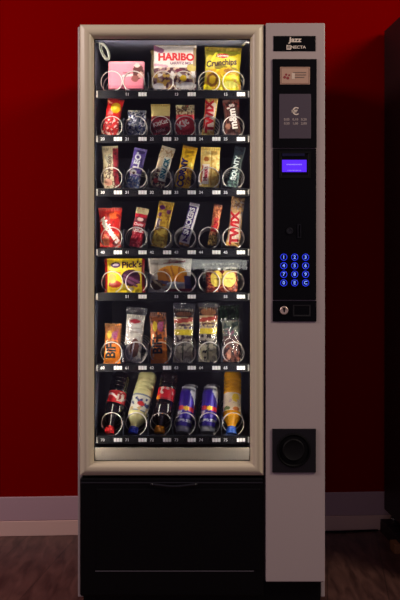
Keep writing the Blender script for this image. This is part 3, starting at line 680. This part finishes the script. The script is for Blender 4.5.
wrapped('snack_pack', 'clear bag with grey green and pink label over brown contents, sixth shelf right end', (231.8, 362), (230.8, 319), 19.6, 0.032, (110, 66, 56),
     [('r', 0, .60, 1, 1, (128, 134, 118)), ('e', .4, .72, .3, .08, (150, 90, 110)), ('n', 0, .6, 1, 1, (70, 90, 84), 6, .1, 2), ('r', 0, .50, 1, .62, (84, 44, 44)), ('n', 0, 0, 1, .5, (176, 104, 84), 5, .08, 3), ('n', 0, 0, 1, .5, (60, 30, 34), 6, .12, 5), ('e', .35, .18, .12, .12, (226, 160, 130))], [], 59, .96)
pack('snack_pack', 'dark green bag standing behind the brown filled clear bag', 'snack pack', (230.5, 352), (228.6, 305.5), 21, 0.030, (28, 58, 36),
     [('n', 0, .6, 1, 1, (14, 30, 24), 5, .05, 3), ('e', .3, .7, .05, .02, (220, 232, 226))], seed=61, Y=.232, crump=.004)

# --- drinks on the bottom shelf: each stands on its cap and leans back
def lathe_print(name, prof, m, parent, colr, seg=48):
    bm = bmesh.new(); lay = bm.verts.layers.float_color.new('print'); rings = []
    v0, v1 = prof[0][1], prof[-1][1]
    for r, h in prof:
        rg = []
        for k in range(seg):
            a = -PI/2+2*PI*k/seg
            vt = bm.verts.new((r*math.cos(a), r*math.sin(a), h)); t = ((k/seg+0.5) % 1.0)*2-0.5   # 0..1 across the face turned to the front
            vt[lay] = lin(colr(t, (h-v0)/(v1-v0), h)); rg.append(vt)
        rings.append(rg)
    for i in range(len(rings)-1):
        for k in range(seg):
            bm.faces.new((rings[i][k], rings[i][(k+1) % seg], rings[i+1][(k+1) % seg], rings[i+1][k]))
    bm.faces.new(rings[0][::-1]); bm.faces.new(rings[-1])
    bmesh.ops.recalc_face_normals(bm, faces=bm.faces[:])
    me = bpy.data.meshes.new(name); bm.to_mesh(me); bm.free()
    o = link(name, me, m, parent, True); me.set_sharp_from_angle(angle=math.radians(45)); return o
def place(root, bot, top, L, Y, lean):
    a = math.atan2(top[0]-bot[0], bot[1]-top[1])
    root.matrix_world = Matrix.Translation(P(bot[0], bot[1], Y)) @ Matrix.Rotation(a, 4, 'Y') @ Matrix.Rotation(-math.radians(lean), 4, 'X')
def dense(a, b_, n): return [(a[0]+(b_[0]-a[0])*i/n, a[1]+(b_[1]-a[1])*i/n) for i in range(n+1)]
def bottle(label, bot, top, R, L, body_m, cap_c, lab, labf, Y=0.172, lean=28, s=1.0):
    root = empty('drink_bottle'); tag(root, label, 'bottle')
    prof = [(0.0105, 0.012), (0.0120, 0.020), (0.0150, 0.029), (R*.70, 0.038*s), (R*.90, 0.047*s), (R*.98, 0.056*s), (R, 0.066*s)] if s > .95 else [(0.0105, 0.012), (0.0120, 0.022), (0.0135, 0.032), (R*.60, 0.046*s), (R*.84, 0.064*s), (R*.96, 0.078*s), (R, 0.092*s)]
    z = 0.086*s
    prof += [(R*.985, lab[0]*s-.001), (R*.965, lab[0]*s), (R*.965, lab[1]*s), (R*.99, lab[1]*s+.001)]
    z = lab[1]*s+.006
    while z < L-0.030:
        prof += [(R, z), (R, z+0.007), (R*.955, z+0.010), (R*.955, z+0.012)]; z += 0.0135
    prof += [(R, L-0.022), (R*.97, L-0.010), (R*.82, L-0.002), (R*.6, L), (R*.3, L-.004)]
    b = MB(); b.lathe(prof, 40); b.build('bottle_body', body_m, root, autosmooth=True)
    cm = mat('cap_%d_%d_%d' % cap_c, cap_c, .35)
    b = MB(); b.lathe([(0.0145, 0), (0.0160, 0.0015), (0.0160, 0.015), (0.0150, 0.017)], 40)
    for k in range(0, 40, 2):
        for v_ in b.bm.verts:
            pass
    for v_ in b.bm.verts:
        a_ = math.atan2(v_.co.y, v_.co.x); q = 1+0.03*math.cos(20*a_); v_.co.x *= q; v_.co.y *= q
    b.build('cap', cm, root, smooth=False)
    b = MB(); b.lathe([(0.0148, 0.0185), (0.0148, 0.022)], 32); b.build('cap_ring', cm, root)
    lp = dense((R*.985, lab[0]*s), (R*.985, lab[1]*s), 26)
    lathe_print('bottle_label', lp, film('label_paper', .4, bump=.05), root, labf, 64)
    place(root, bot, top, L, Y, lean); return root
COLA = mat('dark_cola', (26, 10, 12), .12, coat=.5, spec=.6)
LEMON = mat('cloudy_lemonade', (228, 222, 160), .12, coat=.4, trans=.1)
ORNG = mat('orange_drink', (250, 176, 16), .12, coat=.4, trans=.05)
def cola_label(t, v, h):
    c = (206, 20, 32)
    if abs(v-0.5-0.22*math.sin(t*7)) < 0.09: c = (240, 230, 228)
    if .52 < t < .80 and .15 < v < .9: c = (214, 200, 184) if noise.noise(Vector((t*9, v*3, 1))) > -.15 else (150, 40, 44)
    return c
def lemon_label(t, v, h):
    c = (222, 220, 206)
    if v > .9 or v < .06: c = (120, 132, 150)
    if .25 < v < .78 and noise.noise(Vector((t*8, v*4, 4))) > .12: c = (56, 70, 130)
    if ((t-.52)/.13)**2+((v-.42)/.13)**2 < 1: c = (206, 40, 36)
    if v < .25 and noise.noise(Vector((t*7, v*6, 9))) > .1: c = (196, 170, 120)
    return c
def red_label(t, v, h):
    c = (206, 18, 40)
    if noise.noise(Vector((t*5, v*3, 14))) > .28: c = (236, 210, 206)
    if v < .12: c = (140, 10, 26)
    if t < .28 and v < .35: c = (226, 150, 40)
    return c
def orange_label(t, v, h):
    c = (222, 204, 176)
    if ((t-.62)/.14)**2+((v-.72)/.24)**2 < 1: c = (236, 200, 20)
    if ((t-.28)/.14)**2+((v-.12)/.12)**2 < 1: c = (92, 110, 50)
    if ((t-.66)/.14)**2+((v-.1)/.12)**2 < 1: c = (206, 110, 40)
    if .3 < v < .65 and noise.noise(Vector((t*8, v*5, 2))) > .2: c = (196, 170, 176)
    return c
bottle('dark cola bottle with red cap and red label, leftmost on the bottom shelf', (109.2, 433.5), (120.0, 376), 0.0300, 0.205, COLA, (196, 28, 32), (0.101, 0.144), cola_label, s=.95)
bottle('pale lemonade bottle with blue cap and white label', (132.6, 434), (147.2, 376), 0.0315, 0.212, LEMON, (30, 60, 200), (0.0705, 0.128), lemon_label)
bottle('dark cola bottle with yellow cap and red label', (159.0, 433.5), (169.5, 376), 0.0300, 0.207, COLA, (236, 156, 20), (0.112, 0.156), red_label, s=.95)
bottle('orange drink bottle with blue cap at the right end of the bottom shelf', (231.2, 434), (233.8, 376), 0.0290, 0.214, ORNG, (40, 96, 200), (0.0705, 0.130), orange_label)
def can(label, bot, top, Y=0.172, lean=26, group=None, R=0.0255, L=0.150):
    root = empty('drink_can'); tag(root, label, 'can', group)
    body = [(R*.80, 0.003), (R*.84, 0.0), (R*.88, 0.002)]
    prof = [(R*.60, 0.006), (R*.76, 0.0025), (R*.80, 0.0), (R*.85, 0.001), (R*.93, 0.008), (R, 0.016)] + dense((R, 0.018), (R, L-.020), 40) + [(R, L-.018), (R*.93, L-.009), (R*.87, L-.005), (R*.90, L-.002), (R*.88, L), (R*.82, L), (R*.80, L-.004)]
    def f(t, v, h):
        q = h/L
        if q < .09 or q > .955: return (190, 190, 198)
        if q < .12: return (90, 92, 110)
        c = (52, 28, 150)
        if q > .56 and t > .98-(q-.56)*1.3 and t < 1.12: c = (196, 196, 208)
        if q < .44 and q > .30 and t < .34-(.44-q): c = (196, 196, 208)
        if .21 < q < .26 and .05 < t < .95 and noise.noise(Vector((t*14, q*30, 3))) > -.2: c = (196, 196, 208)
        if .91 < q <= .955: c = (70, 66, 90)
        if ((t-.5)/.12)**2+((q-.5)/.05)**2 < 1: c = (246, 196, 50)
        elif ((t-.28)/.20)**2+((q-.51+.05*(t-.28))/.05)**2 < 1 or ((t-.74)/.20)**2+((q-.49)/.05)**2 < 1: c = (196, 30, 40)
        return c
    lathe_print('can_body', prof, film('can_metal', .3, .15, 0.0), root, f, 64)
    b = MB(); b.lathe([(R*.79, L-.0045), (R*.78, L-.0030)], 32); b.build('lid', mat('can_lid', (190, 190, 196), .3, metal=.8), root)
    b = MB(); b.tube([(0.008*math.cos(2*PI*k/16), 0.004+0.010*math.sin(2*PI*k/16), L-.0022) for k in range(16)], 0.0012, 6, True); b.build('pull_tab', M_CHROME, root, smooth=True)
    place(root, bot, top, L, Y, lean)
can('blue and silver energy drink can, left of the two front cans', (182.6, 433), (189.2, 388))
can('blue and silver energy drink can, right of the two front cans', (207.4, 433), (211.2, 388))
can('energy drink can mostly hidden behind the left front can', (186.2, 430), (191, 388), Y=.245)
can('energy drink can mostly hidden behind the right front can', (210.2, 430), (213.4, 388), Y=.245)

SHELF = ['top', 'second', 'third', 'fourth', 'fifth', 'sixth', 'bottom']
bpy.context.view_layer.update()
for o in list(C.objects):
    if o.parent is None and 'category' in o and o.name.split('.')[0] != 'vending_machine':
        z = o.matrix_world.translation.z
        k = min(range(7), key=lambda i: abs(TRAYZ[i]+0.006-z))
        o['group'] = ('drinks on the ' if k == 6 else 'snack packs on the ')+SHELF[k]+' shelf'

# ------------------------------------------------------------------ right edge: tall cabinet, its base, the cable
def rotpt(x, y): return (x, y)
TC = empty('tall_cabinet', (0.719, wallY(0.719), 0.0)); TC.rotation_euler = (0, 0, ang)
tag(TC, 'tall near-black cabinet cut off by the right edge of the photo', 'cabinet')
M_DC = mat('dark_cabinet_panel', (30, 12, 14), .55, vary=.08)
b = MB(); b.box(0.0, 0.55, -0.70, -0.014, 0.085, 1.955, 0.004); b.build('cabinet_body', M_DC, TC)
b = MB(); b.box(0.012, 0.538, -0.718, -0.701, 0.10, 1.94, 0.004); d = b.build('cabinet_door', mat('dark_cabinet_door', (24, 12, 14), .4), TC)
b = MB(); b.tube([(0.04, -0.72, 0.95), (0.04, -0.74, 0.97), (0.04, -0.74, 1.13), (0.04, -0.72, 1.15)], 0.005, 8); b.build('door_handle', M_CHROME, d, smooth=True)
for fx, fy in ((0.03, -0.27), (0.03, -0.05), (0.5, -0.64), (0.5, -0.05), (0.05, -0.64)):
    b = MB(); b.lathe([(0.012, 0.0515), (0.016, 0.054), (0.016, 0.062), (0.008, 0.067), (0.008, 0.086)], 20, Matrix.Translation((fx, fy, 0))); b.build('foot', M_CHROME, TC, smooth=False)
PL = empty('wooden_pallet', (0.719, wallY(0.719), 0)); PL.rotation_euler = (0, 0, ang)
tag(PL, 'low dark boarded base with brown timber end under the tall cabinet', 'pallet')
M_PT = mat('dark_stained_board', (36, 24, 22), .6, vary=.2, vscale=20); M_PB = mat('brown_timber', (146, 98, 62), .6, vary=.25, vscale=30)
for k in range(6):
    b = MB(); b.box(-0.018, 0.56, -0.69+k*0.112+.004, -0.69+k*0.112+.104, 0.036, 0.051, 0.002); b.build('deck_board', M_PT, PL)
for bx in (0.0, 0.25, 0.50):
    b = MB(); b.box(bx-0.004, bx+0.045, -0.686, -0.016, 0.0, 0.0358, 0.002); b.build('bearer', M_PB, PL)
b = MB(); b.box(-0.016, -0.0045, -0.686, -0.016, 0.0, 0.0358, 0.001); b.build('side_board', M_PT, PL)
MB().box(-0.040, -0.0163, -0.325, -0.255, 0, 0.034, 0.002).build('corner_block', M_PB, PL)
b = MB(); pts = []
for i in range(25):
    t = i/24; x = 0.30+t*0.394
    pts.append((x, wallY(x)-0.012-0.010*math.sin(t*PI)-0.004, 0.0045+0.010*max(0, (0.35-t))*2))
b.tube(pts, 0.0042, 8)
tag(b.build('power_cable', M_BLACK, smooth=True), 'black power cable lying along the skirting to the right of the machine', 'cable')
